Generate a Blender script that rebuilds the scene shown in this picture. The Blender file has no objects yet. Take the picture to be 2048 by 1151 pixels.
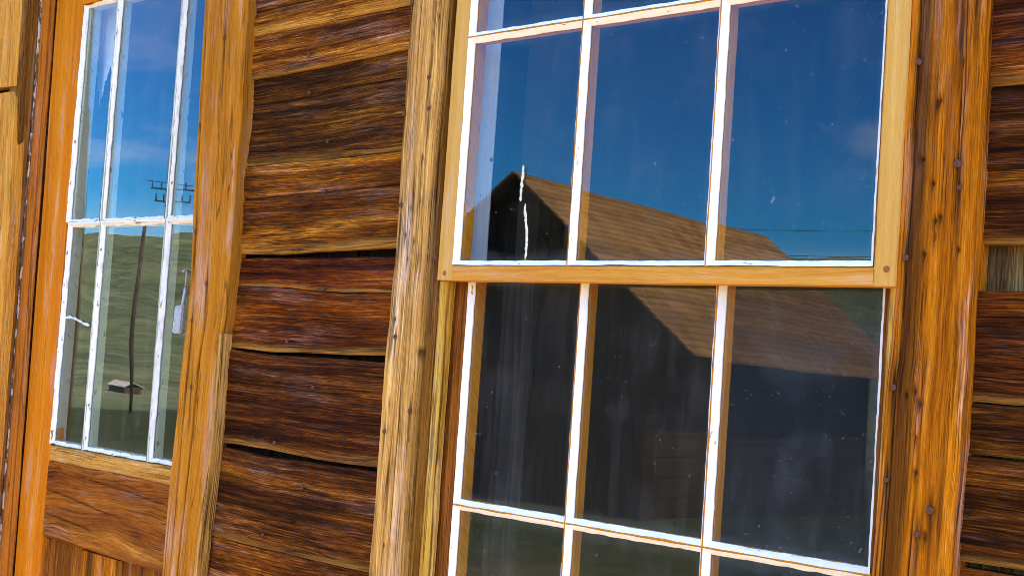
import bpy, math, random
import numpy as np
from mathutils import Vector, Matrix

S = bpy.context.scene
C = S.collection
random.seed(7)

# ------------------------------------------------------------------ camera
FOC, VL, SL, D, H = 2844.0, (-1930.0, 520.0), -0.069, 1.9, 1.62   # pixels of the 2048 wide photograph
_a = np.array([VL[0]-1024, VL[1]-575.5, FOC]); _a /= np.linalg.norm(_a)
_w = -(SL*(VL[0]-1024)+(VL[1]-575.5))/FOC
_v = np.array([SL, 1, _w]); _v -= _a*_v.dot(_a); _v /= np.linalg.norm(_v)
M = np.array([-_a, np.cross(-_a, _v), -_v])          # rows: world axes in camera space (right, down, forward)
CAM = np.array([0, -D, H])
def ray(px, py): return M @ np.array([(px-1024)/FOC, (py-575.5)/FOC, 1.0])
def at(px, py, Y=0.0):
    d = ray(px, py); return CAM + d*((Y+D)/d[1])
def mir(px, py, dist):
    p = CAM + ray(px, py)*dist; return Vector((p[0], -p[1], p[2]))   # what the glass mirrors, in front of the cabin
cam = bpy.data.cameras.new('camera'); co = bpy.data.objects.new('camera', cam); C.objects.link(co)
cam.sensor_width = 36; cam.lens = FOC/2048*36; cam.clip_end = 6000; cam.clip_start = 0.05
R = Matrix(((M[0][0], -M[0][1], -M[0][2]), (M[1][0], -M[1][1], -M[1][2]), (M[2][0], -M[2][1], -M[2][2])))
co.matrix_world = Matrix.Translation(CAM) @ R.to_4x4()
S.camera = co

# ------------------------------------------------------------------ light
CLOUD_SEED = 17.5
SUN_EL, SUN_AZ = math.radians(52), math.radians(88.0)       # azimuth from +y towards +x: from the right, just behind the wall
w = bpy.data.worlds.new('World'); S.world = w; w.use_nodes = True
nt = w.node_tree; nt.nodes.clear()
def N(tree, typ, **kw):
    n = tree.nodes.new(typ)
    for k, v in kw.items():
        if k in n.inputs: n.inputs[k].default_value = v
        else: setattr(n, k, v)
    return n
out = N(nt, 'ShaderNodeOutputWorld'); bg = N(nt, 'ShaderNodeBackground'); bg.inputs['Strength'].default_value = 0.15
sky = N(nt, 'ShaderNodeTexSky', sky_type='NISHITA', sun_disc=False, sun_elevation=SUN_EL, sun_rotation=SUN_AZ,
        altitude=2550.0, air_density=1.0, dust_density=0.15, ozone_density=3.0)
hs = N(nt, 'ShaderNodeHueSaturation', Saturation=1.8, Hue=0.52, Value=1.0)
tc = N(nt, 'ShaderNodeTexCoord'); sx_ = N(nt, 'ShaderNodeSeparateXYZ'); nt.links.new(tc.outputs['Generated'], sx_.inputs[0])
zz = N(nt, 'ShaderNodeMath', operation='ADD'); nt.links.new(sx_.outputs[2], zz.inputs[0]); zz.inputs[1].default_value = 0.16
cb = N(nt, 'ShaderNodeCombineXYZ')
for k_ in (0, 1):
    dv_ = N(nt, 'ShaderNodeMath', operation='DIVIDE'); nt.links.new(sx_.outputs[k_], dv_.inputs[0]); nt.links.new(zz.outputs[0], dv_.inputs[1]); nt.links.new(dv_.outputs[0], cb.inputs[k_])
cb.inputs[2].default_value = CLOUD_SEED
cn = N(nt, 'ShaderNodeTexNoise', Scale=0.7, Detail=6.0, Roughness=0.5, Distortion=0.3)       # scattered fair-weather cloud, the same all over
cr = N(nt, 'ShaderNodeMapRange'); cr.inputs['From Min'].default_value = 0.48; cr.inputs['From Max'].default_value = 0.78
cr.inputs['To Max'].default_value = 0.5
mx = N(nt, 'ShaderNodeMix', data_type='RGBA'); mx.inputs[7].default_value = (11.0, 10.8, 10.4, 1)
nt.links.new(cb.outputs[0], cn.inputs['Vector'])
nt.links.new(cn.outputs['Fac'], cr.inputs['Value']); nt.links.new(cr.outputs[0], mx.inputs[0])
nt.links.new(sky.outputs[0], hs.inputs['Color']); nt.links.new(hs.outputs[0], mx.inputs[6])
nt.links.new(mx.outputs[2], bg.inputs['Color']); nt.links.new(bg.outputs[0], out.inputs['Surface'])
sl = bpy.data.lights.new('sun', 'SUN'); sl.energy = 3.6; sl.angle = math.radians(0.5); sl.color = (1, 0.93, 0.82)
so = bpy.data.objects.new('sun', sl); C.objects.link(so)
sdir = Vector((math.sin(SUN_AZ)*math.cos(SUN_EL), math.cos(SUN_AZ)*math.cos(SUN_EL), math.sin(SUN_EL)))
so.rotation_euler = sdir.to_track_quat('Z', 'Y').to_euler(); so.location = (6, 2, 9)
vs = S.view_settings; vs.view_transform = 'Standard'; vs.look = 'None'; vs.gamma = 1; vs.use_curve_mapping = False
vs.exposure = 2.9
vs.use_white_balance = True; vs.white_balance_temperature = 9700; vs.white_balance_tint = 9
S.cycles.max_bounces = 10; S.cycles.transparent_max_bounces = 24; S.cycles.diffuse_bounces = 5
S.cycles.use_denoising = True; S.cycles.denoiser = 'OPENIMAGEDENOISE'; S.cycles.denoising_prefilter = 'ACCURATE'; S.cycles.filter_width = 0.9; S.cycles.denoising_input_passes = 'RGB_ALBEDO_NORMAL'

# ------------------------------------------------------------------ materials
def srgb(r, g, b, k=1.0):
    f = lambda c: (c/255/12.92 if c/255 <= 0.04045 else ((c/255+0.055)/1.055)**2.4)
    return (f(r)*k, f(g)*k, f(b)*k, 1)
class G:
    """small node-graph helper"""
    def __init__(s, name):
        s.m = bpy.data.materials.new(name); s.m.use_nodes = True; s.t = s.m.node_tree; s.t.nodes.clear()
        s.out = s.t.nodes.new('ShaderNodeOutputMaterial')
    def lk(s, a, b): s.t.links.new(a, b)
    def n(s, typ, **kw): return N(s.t, typ, **kw)
    def put(s, sock, v):
        if hasattr(v, 'is_output'): s.lk(v, sock)
        else: sock.default_value = v
    def math(s, op, a, b=0.0, c=None, clamp=False):
        n = s.n('ShaderNodeMath', operation=op, use_clamp=clamp); s.put(n.inputs[0], a); s.put(n.inputs[1], b)
        if c is not None: s.put(n.inputs[2], c)
        return n.outputs[0]
    def uv(s, layer='grain'):
        n = s.n('ShaderNodeUVMap', uv_map=layer); x = s.n('ShaderNodeSeparateXYZ'); s.lk(n.outputs[0], x.inputs[0])
        return x.outputs[0], x.outputs[1]
    def vec(s, x, y, z=0.0):
        n = s.n('ShaderNodeCombineXYZ'); s.put(n.inputs[0], x); s.put(n.inputs[1], y); s.put(n.inputs[2], z); return n.outputs[0]
    def noise(s, v, detail=3.0, rough=0.55, scale=1.0, dist=0.0):
        n = s.n('ShaderNodeTexNoise', Scale=scale, Detail=detail, Roughness=rough, Distortion=dist); s.lk(v, n.inputs['Vector']); return n.outputs['Fac']
    def rng(s, v, a, b, c=0.0, d=1.0, smooth=False):
        n = s.n('ShaderNodeMapRange'); n.interpolation_type = 'SMOOTHSTEP' if smooth else 'LINEAR'
        s.put(n.inputs[0], v)
        for i, q in enumerate((a, b, c, d)): s.put(n.inputs[1+i], q)
        return n.outputs[0]
    def mix(s, f, a, b, mode='MIX'):
        n = s.n('ShaderNodeMix', data_type='RGBA', blend_type=mode); s.put(n.inputs[0], f); s.put(n.inputs[6], a); s.put(n.inputs[7], b); return n.outputs[2]
    def ramp(s, f, stops):
        n = s.n('ShaderNodeValToRGB'); e = n.color_ramp.elements
        while len(e) < len(stops): e.new(0.5)
        for i, (p, c) in enumerate(stops): e[i].position = p; e[i].color = c
        s.put(n.inputs[0], f); return n.outputs[0]
    def bump(s, h, strength=0.5, dist=0.002):
        n = s.n('ShaderNodeBump', Strength=strength, Distance=dist); s.lk(h, n.inputs['Height']); return n.outputs[0]
    def attr(s, name):
        n = s.n('ShaderNodeAttribute', attribute_name=name); return n.outputs['Fac']
    def bsdf(s, col, rough=0.7, normal=None, spec=0.3, metal=0.0):
        n = s.n('ShaderNodeBsdfPrincipled'); s.put(n.inputs['Base Color'], col); s.put(n.inputs['Roughness'], rough)
        n.inputs['Specular IOR Level'].default_value = spec; n.inputs['Metallic'].default_value = metal
        if normal is not None: s.lk(normal, n.inputs['Normal'])
        s.lk(n.outputs[0], s.out.inputs['Surface']); return n

KW = 0.70
def wood(name, stops, broad=14., mid=75., fine=330., wk=(0.4, 0.35, 0.25), contrast=1.9, warp=0.03, stain_shade=srgb(28, 14, 8), edge=None,
         bump=0.55, rough=0.8, crack=0.5, crackf=42., dark_band=None, spec=0.06, patch=0.0, fibre=0.25, bright=1.0, stretch=1.0, weather=0.3, crackw=0.022, vary=0.0):
    sc_ = lambda c: (c[0]*KW*bright*1.2, c[1]*KW*bright*1.0, c[2]*KW*bright*0.62, 1)
    stops = [(p, sc_(c)) for p, c in stops]
    if edge: edge = (sc_(edge[0]),)+tuple(edge[1:])
    if dark_band: dark_band = (dark_band[0], dark_band[1], sc_(dark_band[2]), dark_band[3])
    g = G(name); u, v = g.uv()
    wn = g.noise(g.vec(g.math('MULTIPLY', u, 2.6), g.math('MULTIPLY', v, 7.)), 2.0)
    vv = g.math('MULTIPLY_ADD', g.math('SUBTRACT', wn, 0.5), warp, v)
    n1 = g.noise(g.vec(g.math('MULTIPLY', u, 1.0*stretch), g.math('MULTIPLY', vv, broad)), 3.0)
    n2 = g.noise(g.vec(g.math('MULTIPLY', u, 1.5*stretch), g.math('MULTIPLY', vv, mid), 3.7), 4.0, 0.6)
    n3 = g.noise(g.vec(g.math('MULTIPLY', u, 8.0*stretch), g.math('MULTIPLY', vv, fine), 9.1), 3.0, 0.65)
    t = g.math('MULTIPLY', n1, wk[0]); t = g.math('MULTIPLY_ADD', n2, wk[1], t); t = g.math('MULTIPLY_ADD', n3, wk[2], t)
    n4 = g.noise(g.vec(g.math('MULTIPLY', u, 26.*stretch), g.math('MULTIPLY', vv, fine*1.5), 13.3), 3.0, 0.7)
    t = g.math('MULTIPLY_ADD', g.math('SUBTRACT', n4, 0.5), 0.36, t)
    t = g.math('MULTIPLY_ADD', g.math('SUBTRACT', t, 0.5), contrast, 0.5, clamp=True)
    col = g.ramp(t, stops)
    if patch:
        pn = g.noise(g.vec(g.math('MULTIPLY', u, 5.), g.math('MULTIPLY', v, 16.), 1.3), 4.0)
        col = g.mix(g.rng(pn, 0.45, 0.7, 0, patch), col, stops[0][1], 'MIX')
    if vary:
     oi = g.n('ShaderNodeObjectInfo'); hv = g.n('ShaderNodeHueSaturation')                # each board weathered its own way
     g.lk(g.rng(oi.outputs['Random'], 0, 1, 0.492, 0.510), hv.inputs['Hue']); g.lk(g.rng(g.math('FRACT', g.math('MULTIPLY', oi.outputs['Random'], 7.3)), 0, 1, 1-vary, 1+vary), hv.inputs['Value'])
     g.lk(col, hv.inputs['Color']); col = hv.outputs[0]
    wm = g.noise(g.vec(g.math('MULTIPLY', u, 3.), g.math('MULTIPLY', v, 22.), 61.), 5.0, 0.65)          # sun-bleached grey patches
    wm = g.math('MULTIPLY', g.rng(wm, 0.5, 0.72, 0, weather, smooth=True), g.rng(n3, 0.35, 0.6, 0.4, 1.0))
    hsv = g.n('ShaderNodeHueSaturation', Saturation=0.45, Value=1.15); g.lk(col, hsv.inputs['Color']); col = g.mix(wm, col, hsv.outputs[0])
    if dark_band:                                  # weathered band along the board, rel.v = a..b
        ru, rv = g.uv('rel'); a, b, c, k = dark_band
        bn = g.math('MULTIPLY_ADD', g.math('SUBTRACT', g.noise(g.vec(g.math('MULTIPLY', u, 2.), g.math('MULTIPLY', v, 60.)), 4.0), 0.5), 0.35, rv)
        m = g.math('MULTIPLY', g.rng(bn, a-0.06, a+0.06, smooth=True), g.rng(bn, b-0.1, b+0.1, 1, 0, smooth=True))
        col = g.mix(g.math('MULTIPLY', m, k), col, c)
    if edge:                                       # paler, raw fibre where the edge has worn
        ru, rv = g.uv('rel'); ec, width, amt, top = edge
        en = g.math('MULTIPLY_ADD', g.math('SUBTRACT', g.noise(g.vec(g.math('MULTIPLY', u, 3.5), g.math('MULTIPLY', v, 40.), 5.), 4.0), 0.5), 0.22, rv)
        m = g.rng(en, 0.0, width, amt, 0.0, smooth=True)
        if top: m = g.math('MAXIMUM', m, g.rng(en, 1-width*0.5, 1.0, 0.0, amt*top, smooth=True))
        m = g.math('MULTIPLY', m, g.rng(n3, 0.3, 0.62, 0.35, 1.0))
        col = g.mix(m, col, ec)
    fibre_glint = g.rng(g.noise(g.vec(g.math('MULTIPLY', u, 11.), g.math('MULTIPLY', vv, fine*1.15), 31.), 2.0, 0.6), 0.57, 0.72)  # pale streaks: the light raised fibres catch, painted into the colour
    fibre_glint = g.math('MULTIPLY', fibre_glint, g.rng(n2, 0.40, 0.6, 0.15, 1.0)); col = g.mix(g.math('MULTIPLY', fibre_glint, fibre), col, stops[-2][1])
    cn_ = g.noise(g.vec(g.math('MULTIPLY', u, 1.7), g.math('MULTIPLY', vv, crackf), 17.), 2.0, 0.5)
    ck = g.rng(g.math('ABSOLUTE', g.math('SUBTRACT', cn_, 0.5)), 0.0, crackw, 1, 0)
    ck = g.math('MULTIPLY', ck, g.rng(g.noise(g.vec(g.math('MULTIPLY', u, 3.), g.math('MULTIPLY', v, 20.), 23.), 2.0), 0.45, 0.62))
    cf = g.noise(g.vec(g.math('MULTIPLY', u, 2.6), g.math('MULTIPLY', vv, crackf*2.9), 41.), 2.0, 0.5)
    ck2 = g.rng(g.math('ABSOLUTE', g.math('SUBTRACT', cf, 0.5)), 0.0, 0.03, 1, 0)
    ck2 = g.math('MULTIPLY', ck2, g.rng(g.noise(g.vec(g.math('MULTIPLY', u, 5.), g.math('MULTIPLY', v, 30.), 47.), 2.0), 0.46, 0.6))
    ck = g.math('MAXIMUM', ck, g.math('MULTIPLY', ck2, 0.8))
    col = g.mix(g.math('MULTIPLY', ck, crack), col, stain_shade)
    st = g.attr('stain_shade'); col = g.mix(st, col, stain_shade)  # iron stains, plus painted shade in nail holes and splits
    hgt = g.math('MULTIPLY_ADD', n2, 0.6, g.math('MULTIPLY_ADD', n4, 0.5, g.math('MULTIPLY', n3, 0.6))); hgt = g.math('SUBTRACT', hgt, g.math('MULTIPLY', ck, 0.7))
    g.bsdf(col, rough, g.bump(hgt, bump, 0.005), spec)
    return g.m

MAT = {}
MAT['plank'] = wood('plank_wood', vary=0.22, weather=0.5, bright=1.25, stops=[(0.10, srgb(30, 13, 7)), (0.36, srgb(84, 40, 15)), (0.55, srgb(132, 70, 25)), (0.72, srgb(180, 110, 44)), (0.95, srgb(242, 194, 116))],
                    broad=15., mid=85., fine=300., wk=(0.42, 0.33, 0.25), contrast=2.45, warp=0.016, edge=(srgb(214, 170, 100), 0.14, 0.5, 0.0), patch=0.6, bump=0.9, crack=0.8, rough=0.85, spec=0.05, fibre=0.5)
MAT['plank_dark'] = wood('plank_dark_wood', vary=0.22, weather=0.5, bright=1.25, stops=[(0.1, srgb(24, 11, 7)), (0.4, srgb(62, 31, 14)), (0.6, srgb(104, 56, 22)), (0.78, srgb(156, 96, 40)), (0.95, srgb(220, 166, 90))],
                    broad=15., mid=95., fine=310., wk=(0.40, 0.34, 0.26), contrast=2.45, warp=0.014, edge=(srgb(190, 150, 90), 0.10, 0.45, 0.0), patch=0.45, bump=0.9, crack=0.9, rough=0.85, spec=0.05, fibre=0.6)
MAT['casing_grey'] = wood('casing_weathered_wood', crackw=0.045, weather=0.6, bright=2.5, stops=[(0.08, srgb(84, 58, 36)), (0.35, srgb(132, 98, 58)), (0.6, srgb(162, 124, 78)), (0.9, srgb(204, 170, 120))],
                    broad=30., mid=110., fine=360., contrast=2.2, warp=0.012, bump=0.9, crack=0.85, crackf=60., edge=(srgb(120, 88, 48), 0.14, 0.6, 1.2))
MAT['casing_orange'] = wood('casing_orange_wood', crackw=0.045, weather=0.6, bright=1.5, stops=[(0.05, srgb(70, 34, 8)), (0.33, srgb(138, 76, 14)), (0.6, srgb(184, 112, 28)), (0.95, srgb(226, 165, 74))],
                    broad=26., mid=110., fine=360., contrast=2.1, warp=0.012, bump=0.8, crack=0.9, crackf=45., dark_band=(0.13, 0.36, srgb(62, 34, 14), 0.85), edge=(srgb(200, 110, 20), 0.12, 0.5, 0.0))
MAT['casing_door'] = wood('casing_door_wood', weather=0.6, bright=1.3, stops=[(0.05, srgb(112, 66, 14)), (0.35, srgb(164, 102, 28)), (0.6, srgb(188, 124, 44)), (0.95, srgb(220, 166, 84))],
                    broad=24., mid=90., fine=340., contrast=1.7, warp=0.012, bump=0.6, crack=0.7, crackf=35., edge=(srgb(130, 92, 46), 0.12, 0.1, 6.0))
MAT['stile_orange'] = wood('stile_orange_wood', weather=0.4, bright=1.3, stops=[(0.05, srgb(168, 92, 20)), (0.4, srgb(204, 124, 32)), (0.7, srgb(218, 146, 58)), (0.95, srgb(232, 176, 92))],
                    broad=24., mid=90., fine=340., contrast=1.5, warp=0.008, bump=0.4, crack=0.25, dark_band=(0.72, 1.15, srgb(200, 108, 34), 0.45))
MAT['rail_brown'] = wood('rail_brown_wood', bright=1.3, stops=[(0.05, srgb(78, 34, 16)), (0.35, srgb(120, 64, 24)), (0.62, srgb(160, 98, 40)), (0.95, srgb(204, 152, 82))],
                    broad=14., mid=80., fine=260., contrast=2.0, warp=0.06, bump=0.6, crack=0.7, edge=(srgb(206, 166, 100), 0.0001, 0.0, 0.0), patch=0.35)
MAT['rail_top'] = wood('rail_pale_wood', bright=1.3, stops=[(0.05, srgb(110, 68, 30)), (0.4, srgb(176, 122, 58)), (0.95, srgb(222, 184, 118))], broad=20., mid=100., fine=300., contrast=2.0, bump=0.7, crack=0.8)
MAT['panel'] = wood('panel_wood', bright=1.35, stops=[(0.05, srgb(52, 26, 12)), (0.4, srgb(104, 58, 22)), (0.7, srgb(150, 92, 34)), (0.95, srgb(196, 142, 66))], broad=22., mid=80., fine=260., contrast=2.2, bump=0.6)
MAT['sash'] = wood('sash_new_wood', weather=0.3, bright=1.02, stops=[(0.05, srgb(200, 144, 70)), (0.4, srgb(220, 172, 100)), (0.7, srgb(230, 186, 118)), (0.95, srgb(242, 210, 156))],
                   broad=20., mid=120., fine=320., contrast=1.9, warp=0.01, bump=0.4, crack=0.0, rough=0.6)
MAT['sash_rail'] = wood('sash_rail_wood', weather=0.35, bright=1.1, stops=[(0.05, srgb(192, 118, 44)), (0.4, srgb(212, 150, 72)), (0.7, srgb(226, 172, 96)), (0.95, srgb(246, 218, 168))],
                   broad=60., mid=150., fine=320., contrast=2.0, warp=0.03, bump=0.4, crack=0.0, rough=0.6)
MAT['sash_old'] = wood('sash_old_wood', bright=1.35, stops=[(0.05, srgb(74, 34, 14)), (0.4, srgb(132, 74, 32)), (0.7, srgb(168, 108, 56)), (0.95, srgb(206, 156, 96))],
                   broad=60., mid=160., fine=380., contrast=2.2, warp=0.006, bump=0.9, crack=0.8, crackf=120.)
MAT['muntin'] = wood('muntin_wood', weather=0.0, bright=1.35, stops=[(0.05, srgb(176, 104, 22)), (0.5, srgb(206, 138, 40)), (0.95, srgb(226, 170, 80))], broad=30., mid=120., fine=300., contrast=1.4, bump=0.3, crack=0.2)
MAT['bead'] = wood('bead_yellow_wood', bright=1.35, stops=[(0.05, srgb(120, 84, 34)), (0.35, srgb(176, 132, 58)), (0.65, srgb(208, 168, 86)), (0.95, srgb(232, 204, 130))],
                   broad=40., mid=110., fine=330., contrast=2.3, warp=0.015, bump=0.8, crack=0.7, edge=(srgb(168, 138, 88), 0.35, 0.8, 0.0))
MAT['jamb_brown'] = wood('jamb_brown_wood', bright=1.35, stops=[(0.05, srgb(60, 36, 16)), (0.4, srgb(110, 74, 34)), (0.7, srgb(146, 104, 52)), (0.95, srgb(190, 150, 88))],
                   broad=34., mid=100., fine=300., contrast=2.2, warp=0.012, bump=0.5, crack=0.7)
MAT['jamb_orange'] = wood('jamb_orange_wood', bright=1.35, stops=[(0.05, srgb(130, 78, 28)), (0.4, srgb(176, 114, 52)), (0.7, srgb(192, 132, 66)), (0.95, srgb(216, 164, 96))],
                   broad=40., mid=100., fine=300., contrast=1.7, warp=0.008, bump=0.4, crack=0.7, crackf=50.)
MAT['tan_end'] = wood('tan_casing_wood', bright=1.35, stops=[(0.05, srgb(140, 88, 30)), (0.35, srgb(188, 130, 58)), (0.65, srgb(206, 152, 78)), (0.95, srgb(230, 190, 120))],
                   broad=30., mid=70., fine=200., contrast=1.9, warp=0.05, bump=0.8, crack=0.5, edge=(srgb(222, 182, 104), 0.0001, 0, 0))
MAT['backing'] = wood('backing_grey_wood', [(0.05, srgb(34, 24, 16)), (0.4, srgb(90, 70, 50)), (0.7, srgb(140, 116, 88)), (0.95, srgb(196, 174, 140))],
                   broad=26., mid=70., fine=200., contrast=2.2, warp=0.02, bump=0.7, crack=0.8)

def paint(name, col, wc, chip=0.62, rough=0.5, grime=0.25):
    g = G(name); u, v = g.uv()
    p = g.vec(g.math('MULTIPLY', u, 26.), g.math('MULTIPLY', v, 80.))
    n = g.noise(p, 5.0, 0.6); n2 = g.noise(g.vec(g.math('MULTIPLY', u, 60.), g.math('MULTIPLY', v, 160.), 4.), 3.0)
    m = g.rng(n, chip, chip+0.03)
    c = g.mix(g.rng(n2, 0.35, 0.75, 0, grime), col, (col[0]*0.72, col[1]*0.72, col[2]*0.68, 1)); c = g.mix(m, c, wc)
    h = g.math('SUBTRACT', g.math('MULTIPLY', n2, 0.35), m)
    g.bsdf(c, rough, g.bump(h, 0.5, 0.002), 0.35); return g.m
MAT['putty'] = paint('white_putty', (0.88, 0.84, 0.75, 1), srgb(190, 130, 70), 0.66)
MAT['putty_old'] = paint('old_white_putty', (0.86, 0.82, 0.72, 1), srgb(150, 110, 70), 0.62, 0.6, 0.4)
MAT['white_edge'] = paint('flaking_white_paint', (0.50, 0.46, 0.38, 1), srgb(96, 66, 36), 0.46, 0.6, 0.5)
MAT['grey_paint'] = paint('grey_white_interior_paint', (0.80, 0.81, 0.78, 1), srgb(120, 116, 100), 0.70, 0.6, 0.3)
MAT['green_paint'] = paint('pale_green_interior_paint', srgb(176, 188, 160), srgb(120, 110, 80), 0.62, 0.6, 0.4)

def simple(name, col, rough=0.6, spec=0.3, metal=0.0, nscale=30., var=0.25, bump=0.2, coord='Object'):
    g = G(name); tcn = g.n('ShaderNodeTexCoord')
    n = g.noise(tcn.outputs[coord], 4.0, 0.6, nscale)
    c = g.mix(g.rng(n, 0.3, 0.7), tuple(col[i]*(1-var) for i in range(3))+(1,), tuple(min(1, col[i]*(1+var)) for i in range(3))+(1,))
    g.bsdf(c, rough, g.bump(n, bump, 0.002), spec, metal); return g.m
MAT['nail'] = simple('rusty_nail_iron', srgb(100, 64, 50), 0.75, 0.05, 0.0, 400., 0.4)
MAT['peg'] = simple('peg_end_grain', srgb(150, 84, 44), 0.7, 0.2, 0, 300., 0.3)
MAT['steel'] = simple('padlock_steel', (0.36, 0.35, 0.34, 1), 0.45, 0.5, 0.3, 120., 0.25)
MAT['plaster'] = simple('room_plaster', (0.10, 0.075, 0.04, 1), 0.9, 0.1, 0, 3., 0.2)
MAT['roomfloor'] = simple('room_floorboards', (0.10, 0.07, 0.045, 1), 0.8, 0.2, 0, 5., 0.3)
MAT['curtain'] = simple('faded_curtain_cloth', srgb(58, 58, 58), 0.95, 0.05, 0, 14., 0.3)
MAT['paper'] = simple('torn_blind_paper', (0.72, 0.71, 0.62, 1), 0.95, 0.05, 0, 9., 0.2)
MAT['drip'] = simple('dried_white_dropping', srgb(214, 208, 176), 0.9, 0.1, 0, 120., 0.15)
MAT['crackm'] = simple('glass_crack_edge', srgb(200, 214, 214), 0.4, 0.4, 0, 120., 0.1)
MAT['dirtbrown'] = simple('brown_house_wood', (0.10, 0.07, 0.045, 1), 0.9, 0.1, 0, 1.5, 0.4)
MAT['tin'] = simple('pale_roof_sheet', (0.62, 0.62, 0.62, 1), 0.6, 0.3, 0, 1.0, 0.15)
MAT['polewood'] = simple('pole_wood', (0.10, 0.075, 0.055, 1), 0.9, 0.1, 0, 4.0, 0.3)
MAT['cable'] = simple('cable_black', (0.02, 0.02, 0.02, 1), 0.6, 0.3, 0, 4.0, 0.1)

def glass(name, haze=0.02, streak=0.05, speck=0.8, refl=1.0, seed=0.0, blot=0.06, dust=(0.52, 0.49, 0.42, 1)):
    g = G(name); u, v = g.uv()
    lw = g.n('ShaderNodeLayerWeight', Blend=0.5)
    f5 = g.math('POWER', lw.outputs['Facing'], 5.0)
    fr = g.math('MULTIPLY', g.math('MULTIPLY_ADD', f5, 0.957, 0.043), refl, clamp=True)
    tr = g.n('ShaderNodeBsdfTransparent'); tr.inputs[0].default_value = (0.93, 0.95, 0.94, 1)
    gl = g.n('ShaderNodeBsdfGlossy', Roughness=0.0); gl.inputs['Color'].default_value = (1, 1, 1, 1)
    m1 = g.n('ShaderNodeMixShader'); g.lk(fr, m1.inputs[0]); g.lk(tr.outputs[0], m1.inputs[1]); g.lk(gl.outputs[0], m1.inputs[2])
    df = g.n('ShaderNodeBsdfDiffuse'); df.inputs[0].default_value = dust
    n1 = g.noise(g.vec(g.math('MULTIPLY', u, 26.), g.math('MULTIPLY', v, 3.), seed), 4.0)       # rain runs (v is up)
    n2 = g.noise(g.vec(g.math('MULTIPLY', u, 9.), g.math('MULTIPLY', v, 9.), seed+4), 5.0, 0.6)
    d = g.math('MULTIPLY_ADD', g.rng(n1, 0.52, 0.8), streak, haze)
    d = g.math('MULTIPLY_ADD', g.rng(n2, 0.5, 0.8), blot, d)
    ru, rv = g.uv('rel')                                                                          # dirt caught along the putty
    e = g.math('MINIMUM', g.math('MINIMUM', ru, g.math('SUBTRACT', 1.0, ru)), g.math('MINIMUM', rv, g.math('SUBTRACT', 1.0, rv)))
    e = g.math('ADD', e, g.math('MULTIPLY', g.math('SUBTRACT', n1, 0.5), 0.10))
    d = g.math('MULTIPLY_ADD', g.rng(e, 0.0, 0.06, 1, 0), 0.10*speck, d)
    for sc, th, r, k in ((45., 0.94, 0.10, 0.6), (120., 0.90, 0.17, 0.45), (280., 0.84, 0.26, 0.3)):
        vo = g.n('ShaderNodeTexVoronoi', Scale=sc); jt = g.math('MULTIPLY', g.math('SUBTRACT', g.noise(g.vec(u, v), 2.0, 0.6, sc*5), 0.5), 0.5/sc)
        g.lk(g.vec(g.math('ADD', u, jt), g.math('MULTIPLY_ADD', v, 0.6, jt), seed*0.13), vo.inputs['Vector'])
        sx = g.n('ShaderNodeSeparateColor'); g.lk(vo.outputs['Color'], sx.inputs[0])
        on = g.math('MULTIPLY', g.math('GREATER_THAN', sx.outputs[0], th), g.math('LESS_THAN', vo.outputs['Distance'], g.math('MULTIPLY', sx.outputs[1], r)))
        d = g.math('MULTIPLY_ADD', on, k*speck, d)
    m2 = g.n('ShaderNodeMixShader'); g.put(m2.inputs[0], g.math('MULTIPLY', d, 0.6, clamp=True)); g.lk(m1.outputs[0], m2.inputs[1]); g.lk(df.outputs[0], m2.inputs[2])
    g.lk(m2.outputs[0], g.out.inputs['Surface']); return g.m
MAT['glass_up'] = glass('glass_clean', 0.002, 0.016, 0.6, 0.67, 1., 0.03)
MAT['glass_film'] = glass('glass_filmed', 0.03, 0.035, 0.7, 0.30, 17., 0.05, (0.34, 0.42, 0.46, 1))
MAT['glass_low'] = glass('glass_dusty', 0.015, 0.04, 0.6, 0.6, 11., 0.03)
MAT['glass_door'] = glass('glass_door_old', 0.012, 0.05, 0.5, 0.80, 23., 0.04)

# ------------------------------------------------------------------ mesh helpers
def hsh(ix, iy, seed):
    h = (ix.astype(np.int64)*374761393 + iy.astype(np.int64)*668265263 + int(seed)*2147483647) & 0xffffffff
    h = ((h ^ (h >> 13))*1274126177) & 0xffffffff
    return ((h ^ (h >> 16)) & 0xffff)/65535.0
def vn(x, y, seed=0):
    x = np.asarray(x, float); y = np.asarray(y, float); x, y = np.broadcast_arrays(x, y)
    ix = np.floor(x); iy = np.floor(y); fx = x-ix; fy = y-iy; fx = fx*fx*(3-2*fx); fy = fy*fy*(3-2*fy)
    a = hsh(ix, iy, seed); b = hsh(ix+1, iy, seed); c = hsh(ix, iy+1, seed); d = hsh(ix+1, iy+1, seed)
    return (a*(1-fx)+b*fx)*(1-fy)+(c*(1-fx)+d*fx)*fy-0.5
def fbm(x, y, seed=0, o=3):
    s = 0; k = 1.0
    for i in range(o): s = s+k*vn(np.asarray(x)*2**i, np.asarray(y)*2**i, seed+i*17); k *= 0.5
    return s
def link(name, me, mat, parent=None):
    o = bpy.data.objects.new(name, me); C.objects.link(o)
    if mat is not None and not me.materials: me.materials.append(mat)
    if parent is not None: o.parent = parent
    return o
def empty(name, label, cat, group=None):
    o = bpy.data.objects.new(name, None); C.objects.link(o); o['label'] = label; o['category'] = cat
    if group: o['group'] = group
    o.empty_display_size = 0.1
    return o
def tag(o, label, cat, group=None):
    o['label'] = label; o['category'] = cat
    if group: o['group'] = group
    return o
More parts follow.
